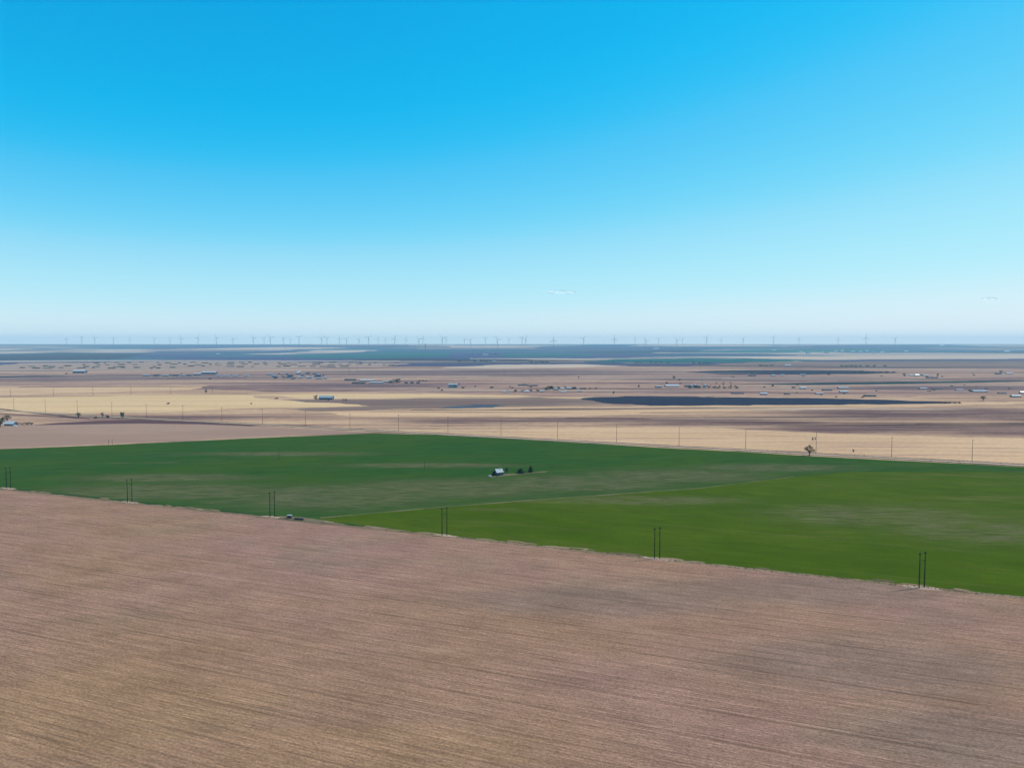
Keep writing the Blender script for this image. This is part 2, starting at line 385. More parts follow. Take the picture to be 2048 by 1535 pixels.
fpx('bright_wheat_field', [(600, 1041), (2048, 1195), (2900, 1286), (2900, 950), (2048, 944), (1900, 943), (1700, 943.5), (1588, 953), (1400, 976), (1050, 1001), (880, 1014), (740, 1026)], 'wheat_near', 3, (10, 1.6))
# bare field on the left with its ploughed far strip
fpx('bare_soil_field', [(-700, 930), (0, 896.5), (225, 887), (500, 874.5), (740, 864.5), (700, 861.5), (500, 851.5), (400, 847), (280, 843), (100, 847), (0, 850), (-700, 862)], 'bare_left', 2, (20, 1.5))
fpx('ploughed_strip', [(66, 850), (110, 845.5), (200, 841), (280, 839), (360, 842), (520, 850.5), (500, 852), (400, 848), (280, 846.5), (120, 849)], 'ploughed', 3, (20, 1.5))
# road along the line of single poles
PB = gp(1944, 921.6); PE = gp(28, 820.9)
UR = (PE - PB).normalized(); NR = Vector((UR.y, -UR.x, 0))
if NR.y > 0: NR = -NR                       # towards the camera
def rp(t, off): return PB + UR * t + NR * off
def rstrip(name, a, b, t0, t1, mat, layer, amp=.5):
    n = int((t1 - t0) / 9); A = []; B = []
    for i in range(n + 1):
        t = t0 + (t1 - t0) * i / n
        A.append(rp(t, a + amp * noise.noise(Vector((t * .05, a, 0))))); B.append(rp(t, b + amp * noise.noise(Vector((t * .06, b, 4)))))
    return sheet(name, A + B[::-1], M[mat], layer)
rstrip('roadside_ditch', 1.5, 4.2, -420, 1500, 'ditch', 6, 1.0)
rstrip('gravel_road', 5.0, 11.5, -420, 1500, 'gravel', 7, .5)
rstrip('roadside_ditch', 12.5, 15.5, -420, 1150, 'ditch', 6, 1.2)
for nm, q in (('farm_track', [(-400, 800), (-400, 801.5), (0, 818.5), (90, 829), (180, 838), (178, 835.5), (90, 827), (0, 816.5)]),):
    fpx(nm, q, 'ploughed', 5)
fpx('farm_track', [(-300, 832), (0, 828), (160, 836.5), (163, 835.2), (0, 826)], 'ploughed', 6)
# track between the two wheat fields
fpx('wheat_track', [(640, 1036.0), (880, 1014.4), (1050, 1001.2), (1400, 976.2), (1588, 953.3), (1588, 952.4), (1400, 975.1), (1050, 999.9), (880, 1013.0), (640, 1034.3)], 'track', 5, (8, 1.0))
# tan pasture beyond the road and the grazed land behind it
fpx('straw_pasture', [(2900, 972), (2048, 927), (1632, 904), (1358, 890), (1115, 877.5), (900, 866), (1000, 861), (1150, 856), (1300, 853.5), (1450, 856), (1560, 862), (1700, 868), (1900, 873), (2048, 875.5), (2900, 888)], 'straw', 1, (14, 7))
fpx('straw_pasture', [(640, 823), (760, 821), (900, 817.5), (1000, 815), (1150, 812.5), (1300, 811.5), (1600, 810), (1850, 807), (1960, 804), (2100, 801), (2100, 806), (1900, 811), (1700, 816), (1500, 822), (1300, 829), (1100, 832), (900, 832), (700, 832)], 'straw', 2, (20, 22))
fpx('golden_field', [(-500, 803), (0, 795), (280, 790.5), (480, 789), (520, 796), (600, 800), (680, 806), (745, 811), (650, 814), (500, 816), (380, 822), (150, 826), (0, 822), (-500, 812)], 'gold', 2, (20, 14))
fpx('golden_field', [(490, 787.8), (640, 786.5), (800, 787), (940, 789), (1085, 791.5), (900, 794), (760, 796), (600, 796)], 'gold', 3, (20, 16))
fpx('golden_field', [(-500, 786), (0, 776), (200, 772), (420, 770), (380, 779), (200, 784), (0, 791), (-500, 797)], 'straw', 2, (20, 20))
fpx('grazed_pasture', [(520, 797.5), (640, 799), (760, 798), (900, 796), (1080, 794), (1200, 800), (1240, 808), (1080, 812), (900, 815), (760, 818.5), (640, 822), (560, 819), (740, 812), (680, 806)], 'brown', 3, (20, 18))
fpx('pond', [(880, 817.3), (905, 812), (950, 809), (1000, 810), (1012, 812), (985, 815), (930, 816)], 'pond', 5, (12, 12))
fpx('dark_field', [(1160, 798), (1190, 794), (1260, 792), (1500, 794.5), (1700, 797.5), (1850, 802), (1925, 804.5), (1800, 808), (1600, 809.5), (1300, 811), (1245, 808), (1200, 804)], 'blue_field', 4, (12, 13))
fpx('dark_field', [(-500, 756), (0, 752), (80, 750.6), (150, 751), (60, 753), (0, 755), (-500, 761)], 'blue_field', 4)
fpx('teal_field', [(1475, 767.6), (1620, 765.5), (1800, 763.2), (2048, 760.2), (2600, 756), (2600, 759), (2048, 763), (1800, 767.4), (1640, 769.6), (1560, 769.2)], 'teal_field', 4, (30, 8))
fpx('dark_field', [(1370, 744), (1430, 741), (1560, 739.8), (1720, 741), (1800, 744), (1730, 748), (1560, 748.6), (1440, 748)], 'blue_field', 5, (30, 25))
fpx('feedlot_ground', [(-300, 741), (0, 730), (40, 726), (300, 723.5), (560, 723), (820, 726.5), (760, 733), (560, 737), (250, 741), (60, 743)], 'pen', 4, (40, 50))
fpx('pale_pasture', [(880, 735), (1000, 729), (1150, 728), (1260, 731), (1150, 735), (1000, 737)], 'pale', 4, (40, 60))
fpx('green_crop_field', [(1165, 724), (1230, 718), (1400, 716.4), (1580, 718), (1640, 721), (1500, 724), (1330, 726)], 'green_far', 5, (60, 60))
fpx('green_crop_field', [(560, 712), (760, 704.5), (900, 705), (900, 713), (760, 717), (620, 715.5)], 'green_far', 5, (60, 60))
fpx('green_crop_field', [(1000, 713), (1010, 706), (1180, 706.5), (1180, 711.5), (1080, 714)], 'green_far', 5, (60, 60))
fpx('dark_field', [(640, 720.5), (800, 716.5), (1040, 718), (1160, 720.5), (1040, 721.5), (800, 721)], 'blue_field', 5, (70, 80))
fpx('pale_pasture', [(1180, 715.6), (1420, 713), (1800, 711), (2300, 708), (2300, 716), (1800, 718.5), (1640, 719.5), (1450, 715)], 'pale', 5, (70, 80))
fpx('pale_pasture', [(340, 698), (560, 694), (700, 695), (640, 697.5), (450, 699)], 'pale', 5, (70, 80))
fpx('pale_pasture', [(480, 707.5), (700, 703), (720, 704), (560, 708.5)], 'pale', 5, (70, 80))
fpx('pale_pasture', [(-300, 723), (300, 720), (800, 721.4), (800, 722.6), (300, 721.6), (-300, 726)], 'pale', 6)
fpx('grazed_pasture', [(1500, 724), (1800, 722), (2300, 719), (2300, 731), (1900, 735), (1600, 734), (1380, 732)], 'brown', 4, (60, 90))
fpx('dark_field', [(1250, 728.5), (1500, 731.8), (1800, 733.6), (2300, 734), (2300, 735.3), (1800, 735), (1500, 733)], 'blue_field', 6)
fpx('green_crop_field', [(1330, 705), (1500, 699), (1760, 697), (1760, 702), (1560, 705.5)], 'green_far', 5, (60, 60))
fpx('dark_field', [(1120, 703), (1400, 699), (1400, 703.5), (1230, 706)], 'blue_field', 5, (70, 80))
fpx('dark_field', [(-200, 712), (120, 704), (300, 707), (240, 717), (0, 720), (-300, 719)], 'blue_field', 5, (70, 80))
fpx('dark_field', [(1800, 704), (2048, 703), (2400, 702), (2400, 706), (2048, 706.5)], 'blue_field', 5, (70, 80))

er = random.Random(21)
for q in range(46):
    t0 = er.uniform(120, LA + 60) if q % 3 else er.uniform(-60, 200); Ln = er.uniform(4, 17); wd = er.uniform(.5, 1.5); of = er.uniform(1.6, 4.6)
    sheet('weedy_patch', [la(t0 + Ln * .5 * math.cos(a) * er.uniform(.7, 1.2), of + wd * math.sin(a) * er.uniform(.5, 1.3)) for a in (2 * math.pi * i / 14 for i in range(14))], M['verge' if q % 4 else 'ditch'], 10 + q % 4)
# section roads, fence rows and terrace lines seen as thin streaks across the middle distance
M['line_dark'] = field('fence_row_weeds', (.075, .045, .042), (.11, .065, .055), (.05, .035, .035), 0, (.003, .02), (.004, .1), .3)
M['line_pale'] = field('section_road', (.44, .32, .235), (.38, .27, .20), (.33, .23, .17), 0, (.003, .02), (.004, .1), .3)
lr = random.Random(5)
def streak_line(name, x0, x1, y, slope, th, mat, layer):
    n = 14; a = []; b = []
    for i in range(n + 1):
        x = x0 + (x1 - x0) * i / n; yy = y + slope * (x - x0) + .35 * noise.noise(Vector((x * .004, y, 0)))
        f = math.sin(math.pi * min(1, max(.06, i / n))) ** .4
        a.append((x, yy - th * f / 2)); b.append((x, yy + th * f / 2))
    fpx(name, a + b[::-1], mat, layer)
for i in range(64):
    y = 722 + 130 * lr.random() ** 1.25; x0 = lr.uniform(-200, 1750); L = lr.uniform(180, 900)
    if y > 815 and x0 < 700: x0 += 750
    if 786 < y < 828 and x0 < 720: continue
    if 790 < y < 814 and x0 + L > 1130: continue
    if y > 838: x0 = lr.uniform(1250, 1900)
    dark = lr.random() < .68
    streak_line('fence_row' if dark else 'section_road', x0, x0 + L, y, lr.uniform(-.006, .006), lr.uniform(.5, 1.3) * (1 if y < 790 else 1.3), 'line_dark' if dark else 'line_pale', 7 + i % 5)

# ------------------------------------------------------------------ wooden poles
def ordi(n):
    w_ = ['first', 'second', 'third', 'fourth', 'fifth', 'sixth', 'seventh', 'eighth', 'ninth', 'tenth', 'eleventh', 'twelfth']
    if n <= 12: return w_[n - 1]
    return str(n) + ('th' if 10 <= n % 100 <= 20 else {1: 'st', 2: 'nd', 3: 'rd'}.get(n % 10, 'th'))
pair_off = Vector((2.5, .62, 0))
pair_px = [(13, 976.4), (255, 1004), (540, 1033.5), (884, 1070.6), (1309, 1116.8), (1838, 1174.6)]
pair_lab = ['pair of dark wooden poles at the left edge of the picture on the stubble border',
            'second pair of dark wooden poles from the left along the stubble border',
            'pair of dark wooden poles standing next to the small pump box',
            'pair of dark wooden poles where the bright wheat narrows, fourth from the left',
            'pair of dark wooden poles against the bright wheat, second from the right',
            'nearest and rightmost pair of dark wooden poles, casting a short shadow on the stubble']
def pole_pair(loc, label):
    t = thing('pole_pair', loc, label, 'utility pole', 'pole pairs along the stubble border')
    for o_, h in ((Vector((0, 0, 0)), 14.6), (pair_off, 14.9)):
        p = new('pole', bmx(tube, [o_ + Vector((0, 0, -.3)), o_ + Vector((.03, .02, h * .5)), o_ + Vector((0, .05, h))], [.24, .19, .135], 9), M['wood'], t)
        ca = new('crossarm', bmx(box, (o_.x - .75, o_.y - .07, h - .75), (o_.x + .75, o_.y + .07, h - .55)), M['wood'], p)
        for sx in (-.62, .62):
            new('insulator', bmx(tube, [(o_.x + sx, o_.y, h - .55), (o_.x + sx, o_.y, h - .42), (o_.x + sx, o_.y, h - .2)], [.05, .10, .06], 7), M['insul'], p)
    new('brace', bmx(tube, [Vector((-.5, -.2, 11.3)), pair_off + Vector((.5, .2, 11.3))], .08, 5), M['wood'], t)
    new('brace', bmx(tube, [Vector((0, .12, 9.0)), pair_off + Vector((0, .12, 11.1))], .05, 5), M['wood'], t)
    return t
for (px, py), lab in zip(pair_px, pair_lab):
    b = gp(px, py); pole_pair(b, lab)
    ring = [b + Vector((1.2, .2, 0)) + UA * (7.5 * math.cos(a) * rnd.uniform(.8, 1.2)) + NA * (1.9 * math.sin(a) * rnd.uniform(.7, 1.3)) for a in (2 * math.pi * q / 18 for q in range(18))]
    sheet('bare_ground', ring, M['bare_spot'], 9)

def single_pole(loc, h, label, group, ang, wood='wood2', arm=1.2, base=.2):
    t = thing('utility_pole', loc, label, 'utility pole', group, ang)
    new('pole', bmx(tube, [(0, 0, -.3), (0, 0, h * .5), (0, 0, h)], [base, base * .8, base * .58], 8), M[wood], t)
    a = new('crossarm', bmx(box, (-arm, .11, h - 1.0), (arm, .25, h - .8)), M[wood], t)
    for s in (-arm + .15, -arm * .4, arm * .4, arm - .15):
        new('insulator', bmx(tube, [(s, .18, h - .8), (s, .18, h - .68), (s, .18, h - .5)], [.04, .08, .05], 6), M['insul'], a)
    for s in (-1, 1):
        new('brace', bmx(tube, [(s * arm * .6, .12, h - 1.0), (0, .12, h - 1.7)], .035, 4), M['steel'], t)
    return t
line_ang = math.atan2(UR.y, UR.x) + R(90)
span = (gp(1783, 913.1) - PB).length
road_xs = [1944, 1783, 1632, 1491, 1358, 1233, 1115, 1002, 896, 797, 700, 611, 525, 444, 366, 293, 224, 155, 91, 28]
proto = None
for k_, x in enumerate(road_xs):
    lab = f'{ordi(k_ + 1)} tall wooden pole from the right in the line along the gravel road'
    if k_ == 0: lab = 'rightmost tall wooden pole of the line along the gravel road'
    if x == 1632: lab = 'tall wooden pole right beside the lone bare tree on the gravel road'
    loc = gp(x, 819.5 + .0525 * x)
    if proto is None: proto = single_pole(loc, 18.4, lab, 'poles along the gravel road', line_ang)
    else: dup(proto, loc, line_ang + rnd.uniform(-.03, .03), lab, s=(1, 1, rnd.uniform(.97, 1.03)))
far_px = [(21, 792, 14), (107, 791.2, 14), (186, 790, 15), (262, 789, 17), (342, 787.5, 14), (425, 786, 14)]
p2 = None
for k_, (x, y, h) in enumerate(far_px):
    lab = f'{ordi(k_ + 1)} pole from the left in the short line above the golden field'
    loc = gp(x, y)
    if p2 is None: p2 = single_pole(loc, 14, lab, 'poles above the golden field', R(80), base=.26)
    else: dup(p2, loc, R(80), lab, s=(1, 1, h / 14))
for x, y, h, lab in ((558, 919, 9.5, 'lone thin pole standing in the dark wheat left of the farmhouse'),
                     (849, 938, 6.0, 'short pole in the dark wheat nearest the old farmhouse'),
                     (1008, 752, 25, 'tall lone pole on the grazed land above the grey block barn'),
                     (698, 747, 27, 'left one of two tall far poles right of the feedlot'),
                     (715, 747, 25, 'right one of two tall far poles right of the feedlot')):
    single_pole(gp(x, y), h, lab, None, R(75), base=.14 + h * .006, arm=.9 + h * .01)
for x, lab in ((217.5, 'short wooden gate post, left one at the edge of the bare field'), (224.5, 'short wooden gate post, right one at the edge of the bare field')):
    t = thing('gate_post', gp(x, 889), lab, 'post', 'gate posts of the bare field')
    new('post', bmx(tube, [(0, 0, -.2), (0, 0, 2.6), (0, 0, 5.2)], [.17, .15, .12], 7), M['wood2'], t)
    new('cap', bmx(box, (-.3, -.14, 5.2), (.3, .14, 5.36)), M['wood2'], t)

# ------------------------------------------------------------------ trees
def crown_bm(n, clumps, size, seed, flat=1.0):
    """loose leaf clumps spread through a crown; unit: metres for a tree about 8 m high"""
    r = random.Random(seed); bm = bmesh.new()
    for c, rad in clumps:
        c = Vector(c)
        for _ in range(n):
            d = Vector((r.gauss(0, 1), r.gauss(0, 1), r.gauss(0, 1) * flat)).normalized() * rad * (r.random() ** .45)
            p = c + d; s = size * r.uniform(.5, 1.3)
            a = Vector((r.uniform(-1, 1), r.uniform(-1, 1), r.uniform(-1, 1))).normalized(); b = a.orthogonal().normalized()
            bm.faces.new([bm.verts.new(p + x) for x in (-a * s, b * s * .6, a * s, -b * s * .55)])
    return bm
def limbs_bm(h, ends, seed, r0=.28, twig=0):
    r = random.Random(seed); bm = bmesh.new()
    fork = Vector((0, 0, h * .28))
    tube(bm, [(0, 0, -.2), (.04, 0, h * .14), fork], [r0 * 1.25, r0, r0 * .85], 8)
    for e in ends:
        e = Vector(e); mid = fork.lerp(e, .5) + Vector((r.uniform(-.3, .3), r.uniform(-.3, .3), r.uniform(0, .4)))
        tube(bm, [fork - Vector((0, 0, .2)), mid, e], [r0 * .6, r0 * .36, r0 * .1], 6)
        for _ in range(twig):
            s = mid.lerp(e, r.random()); d = (e - fork).normalized() + Vector((r.gauss(0, .6), r.gauss(0, .6), r.gauss(.2, .5)))
            L = h * r.uniform(.1, .22); q = s + d.normalized() * L
            tube(bm, [s, s.lerp(q, .5) + Vector((r.uniform(-.1, .1),) * 3), q], [r0 * .16, r0 * .1, r0 * .03], 4, False)
    return bm
def make_tree(kind, seed):
    r = random.Random(seed)
    t = bpy.data.objects.new('tree', None); COL.objects.link(t); t['category'] = 'tree'
    if kind == 'bare':
        ends = [(3.0, .9, 6.2), (-3.1, -.8, 4.4), (1.6, -2.2, 4.6), (-1.4, 2.2, 5.2), (2.2, .3, 7.0), (-2.6, .4, 5.4), (.6, -1.6, 8.2), (-.9, 1.5, 7.8), (2.9, -.8, 5.0), (-1.7, -1.4, 7.0), (1.3, 1.6, 7.4), (0, 0, 8.6)]
        new('trunk', limbs_bm(8.6, ends, seed, .34, 22), M['bark'], t)
        new('crown', crown_bm(170, [(Vector(e) * .93, 1.25) for e in ends], .12, seed), M['leaf_brown'], t)
    elif kind == 'juniper':
        cl = [((r.uniform(-1.2, 1.2) * (1 - z / 8), r.uniform(-1.2, 1.2) * (1 - z / 8), z), 1.6 - z * .16) for z in (.8, .9, 1.1, 1.4, 1.8, 2.2, 2.7, 3.2, 3.8, 4.6, 5.4)]
        new('trunk', limbs_bm(5, [c for c, _ in cl[2:]], seed, .22), M['bark'], t)
        new('crown', crown_bm(190, cl, .36, seed), M['leaf_juniper'], t)
    elif kind == 'broad':
        cl = [((r.uniform(-2.2, 2.2), r.uniform(-2.2, 2.2), r.uniform(2.6, 6.4)), r.uniform(1.0, 1.7)) for _ in range(11)]
        new('trunk', limbs_bm(6, [c for c, _ in cl], seed, .28), M['bark'], t)
        new('crown', crown_bm(70, cl, .30, seed), M['leaf_dark'], t)
    elif kind == 'bush':
        cl = [((r.uniform(-1.6, 1.6), r.uniform(-1.2, 1.2), r.uniform(.7, 2.2)), r.uniform(.7, 1.1)) for _ in range(8)]
        new('trunk', limbs_bm(2.6, [c for c, _ in cl], seed, .12), M['bark'], t)
        new('crown', crown_bm(60, cl, .22, seed), M['leaf_brown'], t)
    elif kind == 'ever':
        cl = [((r.uniform(-1.8, 1.8), r.uniform(-1.8, 1.8), r.uniform(1.6, 6.6)), r.uniform(.9, 1.5)) for _ in range(11)]
        new('trunk', limbs_bm(6, [c for c, _ in cl], seed, .25), M['bark'], t)
        new('crown', crown_bm(70, cl, .28, seed), M['leaf_teal'], t)
    return t
TREE_H = {'bare': 9.2, 'juniper': 6.2, 'broad': 7.4, 'bush': 3.0, 'ever': 7.2}
TREE_W = {'bare': 6.4, 'juniper': 4.6, 'broad': 6.6, 'bush': 4.6, 'ever': 5.8}
protos = {}
def tree(kind, px, py, hpx, label, group=None, wpx=None, var=0, name=None):
    p = gp(px, py); m = mpp(p); h = hpx * m / TREE_H[kind]; ww = (wpx * m / TREE_W[kind]) if wpx else h
    key = (kind, var); nm = name or {'bare': 'bare_tree', 'juniper': 'juniper_tree', 'broad': 'dark_tree', 'bush': 'bush', 'ever': 'evergreen_tree'}[kind]
    cat = 'bush' if kind == 'bush' else 'tree'
    if key not in protos:
        t = protos[key] = make_tree(kind, 11 + var * 7 + len(protos)); t.location = on(p); t.rotation_euler = (0, 0, rnd.uniform(0, 6)); t.scale = (ww, ww, h); t['label'] = label
        if group: t['group'] = group
    else:
        t = dup(protos[key], on(p), rnd.uniform(0, 6), label, None, (ww, ww, h))
        if group: t['group'] = group
        elif 'group' in t: del t['group']
    t.name = nm; t['category'] = cat
    return t
tree('bare', 1619, 911, 22.5, 'lone dark bare tree beside a pole on the gravel road', wpx=18)
tree('juniper', 1042, 945.5, 9.5, 'low spreading dark juniper right of the old farmhouse', wpx=18, var=0)
tree('juniper', 1061, 944.2, 13, 'pointed dark juniper, the farther right of the two by the farmhouse', wpx=11, var=1)
tree('juniper', 987, 951, 9, 'dark bush growing against the left end of the old farmhouse', wpx=10, var=2)
tree('bare', 1013, 946, 12, 'thin bare tree behind the right end of the old farmhouse', wpx=8, var=1)
tree('bush', 1706, 904, 7, 'small round bush on the straw pasture right of the lone bare tree', wpx=5)
tree('bush', 1625, 880, 7, 'left one of two tiny bushes on the straw above the lone bare tree', wpx=4, var=1)
tree('bush', 1630, 880, 7, 'right one of two tiny bushes on the straw above the lone bare tree', wpx=4)
tree('bare', 157, 836, 12, 'brown bare tree at the left end of the roadside trees', 'roadside trees on the left', wpx=11, var=1)
tree('bare', 205, 836, 13, 'narrow bare tree, second of the roadside trees on the left', 'roadside trees on the left', wpx=6)
tree('bush', 214, 836, 7, 'low brown bush between the roadside trees on the left', 'roadside trees on the left', wpx=9)
tree('bush', 190, 837, 5, 'low bush left of the narrow bare roadside tree', 'roadside trees on the left', wpx=9, var=1)
tree('broad', 246, 837, 14, 'round dark grey tree, rightmost of the roadside trees on the left', 'roadside trees on the left', wpx=12)
tree('broad', 1, 854, 22, 'dark evergreen tree at the left edge beside the white roofed house', wpx=16, var=1)
tree('bare', 14, 842, 13, 'bare brown tree behind the white roofed house at the left edge', wpx=16, var=1)
for i, (x, wv) in enumerate(((34, 12), (44, 13), (54, 12), (63, 9))):
    tree('broad', x, 849.3, 5.0, f'{ordi(i + 1)} clump from the left in the dark hedge right of the white roofed house', 'dark hedge by the white roofed house', wpx=wv, var=i % 2)
tree('bare', 412, 787.5, 10, 'dark tree standing alone above the golden field', wpx=6, var=1)
tree('bush', 337, 808, 3.5, 'dark low bush in the middle of the golden field', wpx=10)
tree('bush', 502, 808, 3.5, 'small bush in the golden field below the long pale barn', wpx=5)
tree('bush', 553, 797.5, 3.5, 'dark bush left of the long pale barn', wpx=9, var=1)
tree('ever', 631, 799, 9, 'dark green tree at the left end of the long pale barn', wpx=10)
tree('bush', 656, 801, 4.5, 'small bush in front of the long pale barn', wpx=5)
tree('bush', 686, 801, 4, 'left bush of the two right of the long pale barn', wpx=6)
tree('bush', 692, 801, 4, 'right bush of the two right of the long pale barn', wpx=6, var=1)
tree('bush', 876, 777, 3, 'low bush left of the grey block barn', wpx=9)
tree('bush', 884, 781.5, 4, 'dark bush in front of the grey block barn', wpx=6, var=1)
tree('bush', 927, 776, 3, 'low dark bush right of the grey block barn', wpx=12)
tree('bush', 950, 773.5, 3, 'second dark bush right of the grey block barn', wpx=8)
tree('bush', 982, 776, 3.4, 'dark bush midway between the grey block barn and the farmstead', wpx=10, var=1)
tree('bush', 1228, 787, 5, 'round dark bush above the left end of the dark blue field', wpx=6)
tree('bush', 1278, 774, 5, 'dark bush left of the blue farmstead', wpx=6, var=1)
tree('bare', 1348, 758.5, 8, 'bare tree on the rise behind the blue farmstead', wpx=6, var=1)
tree('bush', 1360, 760.5, 3, 'flat bush behind the blue farmstead', wpx=9)
tree('bush', 1333, 767, 4, 'bush behind the long white roof of the blue farmstead', wpx=7, var=1)
tree('bare', 1966, 801, 10, 'thin grey tree near the right edge above the grazed land', wpx=12, var=1)
tree('bush', 1158, 756, 4, 'tiny tree on the grazed land above the scattered farmstead', wpx=5)
tree('ever', 793, 765, 8, 'teal green trees, the left clump right of the long sheds', wpx=20)
tree('ever', 783, 765.5, 6, 'low teal clump at the end of the long sheds', wpx=16, var=1)
tree('ever', 1808, 752, 6, 'dark evergreen left of the white bits on the right', wpx=8)
tree('ever', 1876, 751, 6, 'dark round evergreen right of the white bits', wpx=6, var=1)
tree('bush', 1948, 752, 3.5, 'dark bush between the round evergreen and the teal house', wpx=6)
tree('ever', 2002, 748, 7, 'teal tree standing at the teal house on the right', wpx=9)
tree('ever', 1658, 750, 5, 'dark tree at the right end of the far dark strip', wpx=8, var=1)
cluster = [(1030, 784, 5), (1015, 784, 4), (1046, 783, 4), (1062, 783, 4.5), (1076, 783, 4), (1092, 780, 6), (1099, 778, 7), (1106, 778, 6), (1117, 778, 5), (1130, 777, 5), (1148, 778, 5), (1168, 778, 4), (1180, 778, 3), (1192, 777.5, 3), (1070, 771, 2.5), (1048, 770, 2.5), (1040, 770, 2.5)]
cluster.sort()
for i, (x, y, h) in enumerate(cluster):
    tree(('ever', 'broad')[i % 2], x, y, h, f'{ordi(i + 1)} dark tree from the left in the scattered farmstead', 'trees of the scattered farmstead', wpx=h * 2.4, var=i // 2 % 2)
for i, x in enumerate((1378, 1392, 1399, 1417, 1428, 1437, 1448, 1460, 1473)):
    tree(('ever', 'broad')[i % 2], x, 776 + (i > 4), 4.5 if i > 3 else 6, f'{ordi(i + 1)} tree from the left in the belt around the blue grain bins', 'trees around the grain bins', wpx=10, var=i % 2)
row = lambda xs, y, h, lab, grp, kind='broad', w_=11: [tree(kind, x, y, h, f'{ordi(i + 1)} tree from the left in {lab}', grp, wpx=w_, var=i % 2) for i, x in enumerate(xs)]
row((1064, 1074, 1084, 1093), 725.6, 3.4, 'the short dark row left of the far green crop', 'short far tree row', 'broad', 13)
row((1228, 1272, 1281, 1302, 1312, 1322, 1336), 726.3, 3.0, 'the dark row under the far green crop', 'trees under the far green crop', 'broad', 10)
row((1388, 1399, 1408, 1416), 727, 3.5, 'the far clump right of the green crop', 'far clump by the green crop', 'broad', 9)
row((1522, 1532, 1543), 732.5, 3.5, 'the far clump left of the white shed', 'far clump by the white shed', 'broad', 11)
row((1684, 1693, 1702, 1711, 1722, 1735, 1748, 1770), 733.5, 4, 'the long far row on the right', 'long far tree row', 'broad', 11)
row((1710, 1722, 1735, 1748, 1760, 1774, 1786), 746, 4, 'the right row below the long row', 'second far tree row', 'broad', 11)
row((1882, 1891, 1900, 1909, 1918), 806.5, 4, 'the scrub right of the dark field', 'scrub at the dark blue field', 'bush', 9)
row((945, 958, 966, 978, 990), 709, 2.6, 'the upper far grove in the blue distance', 'upper far grove', 'ever', 13)
row((918, 950, 962, 972, 984), 723.3, 3.2, 'the lower far grove in the blue distance', 'lower far grove', 'ever', 13)

sr = random.Random(33)
for cx, cy, sx, sy, n, where in ((1120, 776, 130, 6, 12, 'around the scattered farmstead'), (1420, 772, 110, 5, 10, 'around the blue grain bins'), (1640, 782, 130, 6, 11, 'above the dark blue field'),
                                 (1850, 752, 120, 4, 9, 'by the two far evergreens'), (1900, 780, 110, 5, 9, 'left of the long pale shed'), (760, 764, 90, 4, 8, 'around the long low sheds'),
                                 (470, 751, 180, 4, 8, 'among the feedlot sheds'), (1560, 751, 120, 3, 7, 'under the far blue strip')):
    for i, x in enumerate(sorted(sr.gauss(cx, sx * .6) for _ in range(n))):
        tree('bush', x, min(795, max(739, sr.gauss(cy, sy))), sr.uniform(2.0, 3.4), f'{ordi(i + 1)} scrub bush from the left {where}', 'scrub dotted over the far rangeland', wpx=sr.uniform(3, 8), var=i % 2)

# ------------------------------------------------------------------ buildings
def gable(name, px, py, wpx, hpx, label, wall='wall_grey', roof='roof_white', rz=0.0, dep=.55, cat='barn', group=None, rise=.3, wins=0, door=True):
    """gabled building: its long side faces the viewer when rz is 0"""
    p = gp(px, py); m = mpp(p) * (.88 if py < 810 else 1); W = wpx * m; H = hpx * m; D = max(W * dep, 5.0)
    eave = H * (1 - rise); e = .35 + W * .01
    t = thing(name, on(p), label, cat, group, rz)
    bm = bmesh.new(); x0, x1 = -W / 2, W / 2
    v = [bm.verts.new(c) for c in ((x0, 0, -.2), (x1, 0, -.2), (x1, D, -.2), (x0, D, -.2), (x0, 0, eave), (x1, 0, eave), (x1, D, eave), (x0, D, eave), (x0, D / 2, H * .985), (x1, D / 2, H * .985))]
    for f in ((0, 1, 5, 4), (1, 2, 6, 9, 5), (2, 3, 7, 6), (3, 0, 4, 8, 7)): bm.faces.new([v[i] for i in f])
    wl = new('wall', bm, M[wall], t)
    bm = bmesh.new(); th = .12 + H * .015; dr = (H - eave) * e / (D / 2)
    pr = [(-e, eave - dr), (D / 2, H), (D + e, eave - dr)]
    a = [bm.verts.new((x, y, z + k)) for x in (x0 - e, x1 + e) for k in (.02, th) for y, z in pr]
    for f in ((0, 1, 7, 6), (1, 2, 8, 7), (4, 3, 9, 10), (5, 4, 10, 11), (0, 3, 4, 1), (1, 4, 5, 2), (7, 10, 9, 6), (8, 11, 10, 7), (6, 9, 3, 0), (2, 5, 11, 8)): bm.faces.new([a[i] for i in f])
    new('roof', bm, M[roof], t)
    if door:
        dw = min(W * .22, 4.5); new('door', bmx(box, (x0 + W * .6, -.06, 0), (x0 + W * .6 + dw, .02, eave * .8)), M['door'], wl)
    for i in range(wins):
        cx = x0 + W * (i + .5) / (wins + 1); ww = min(1.1, W * .1)
        new('window', bmx(box, (cx - ww / 2, -.05, eave * .42), (cx + ww / 2, .02, eave * .8)), M['glass'], wl)
    return t
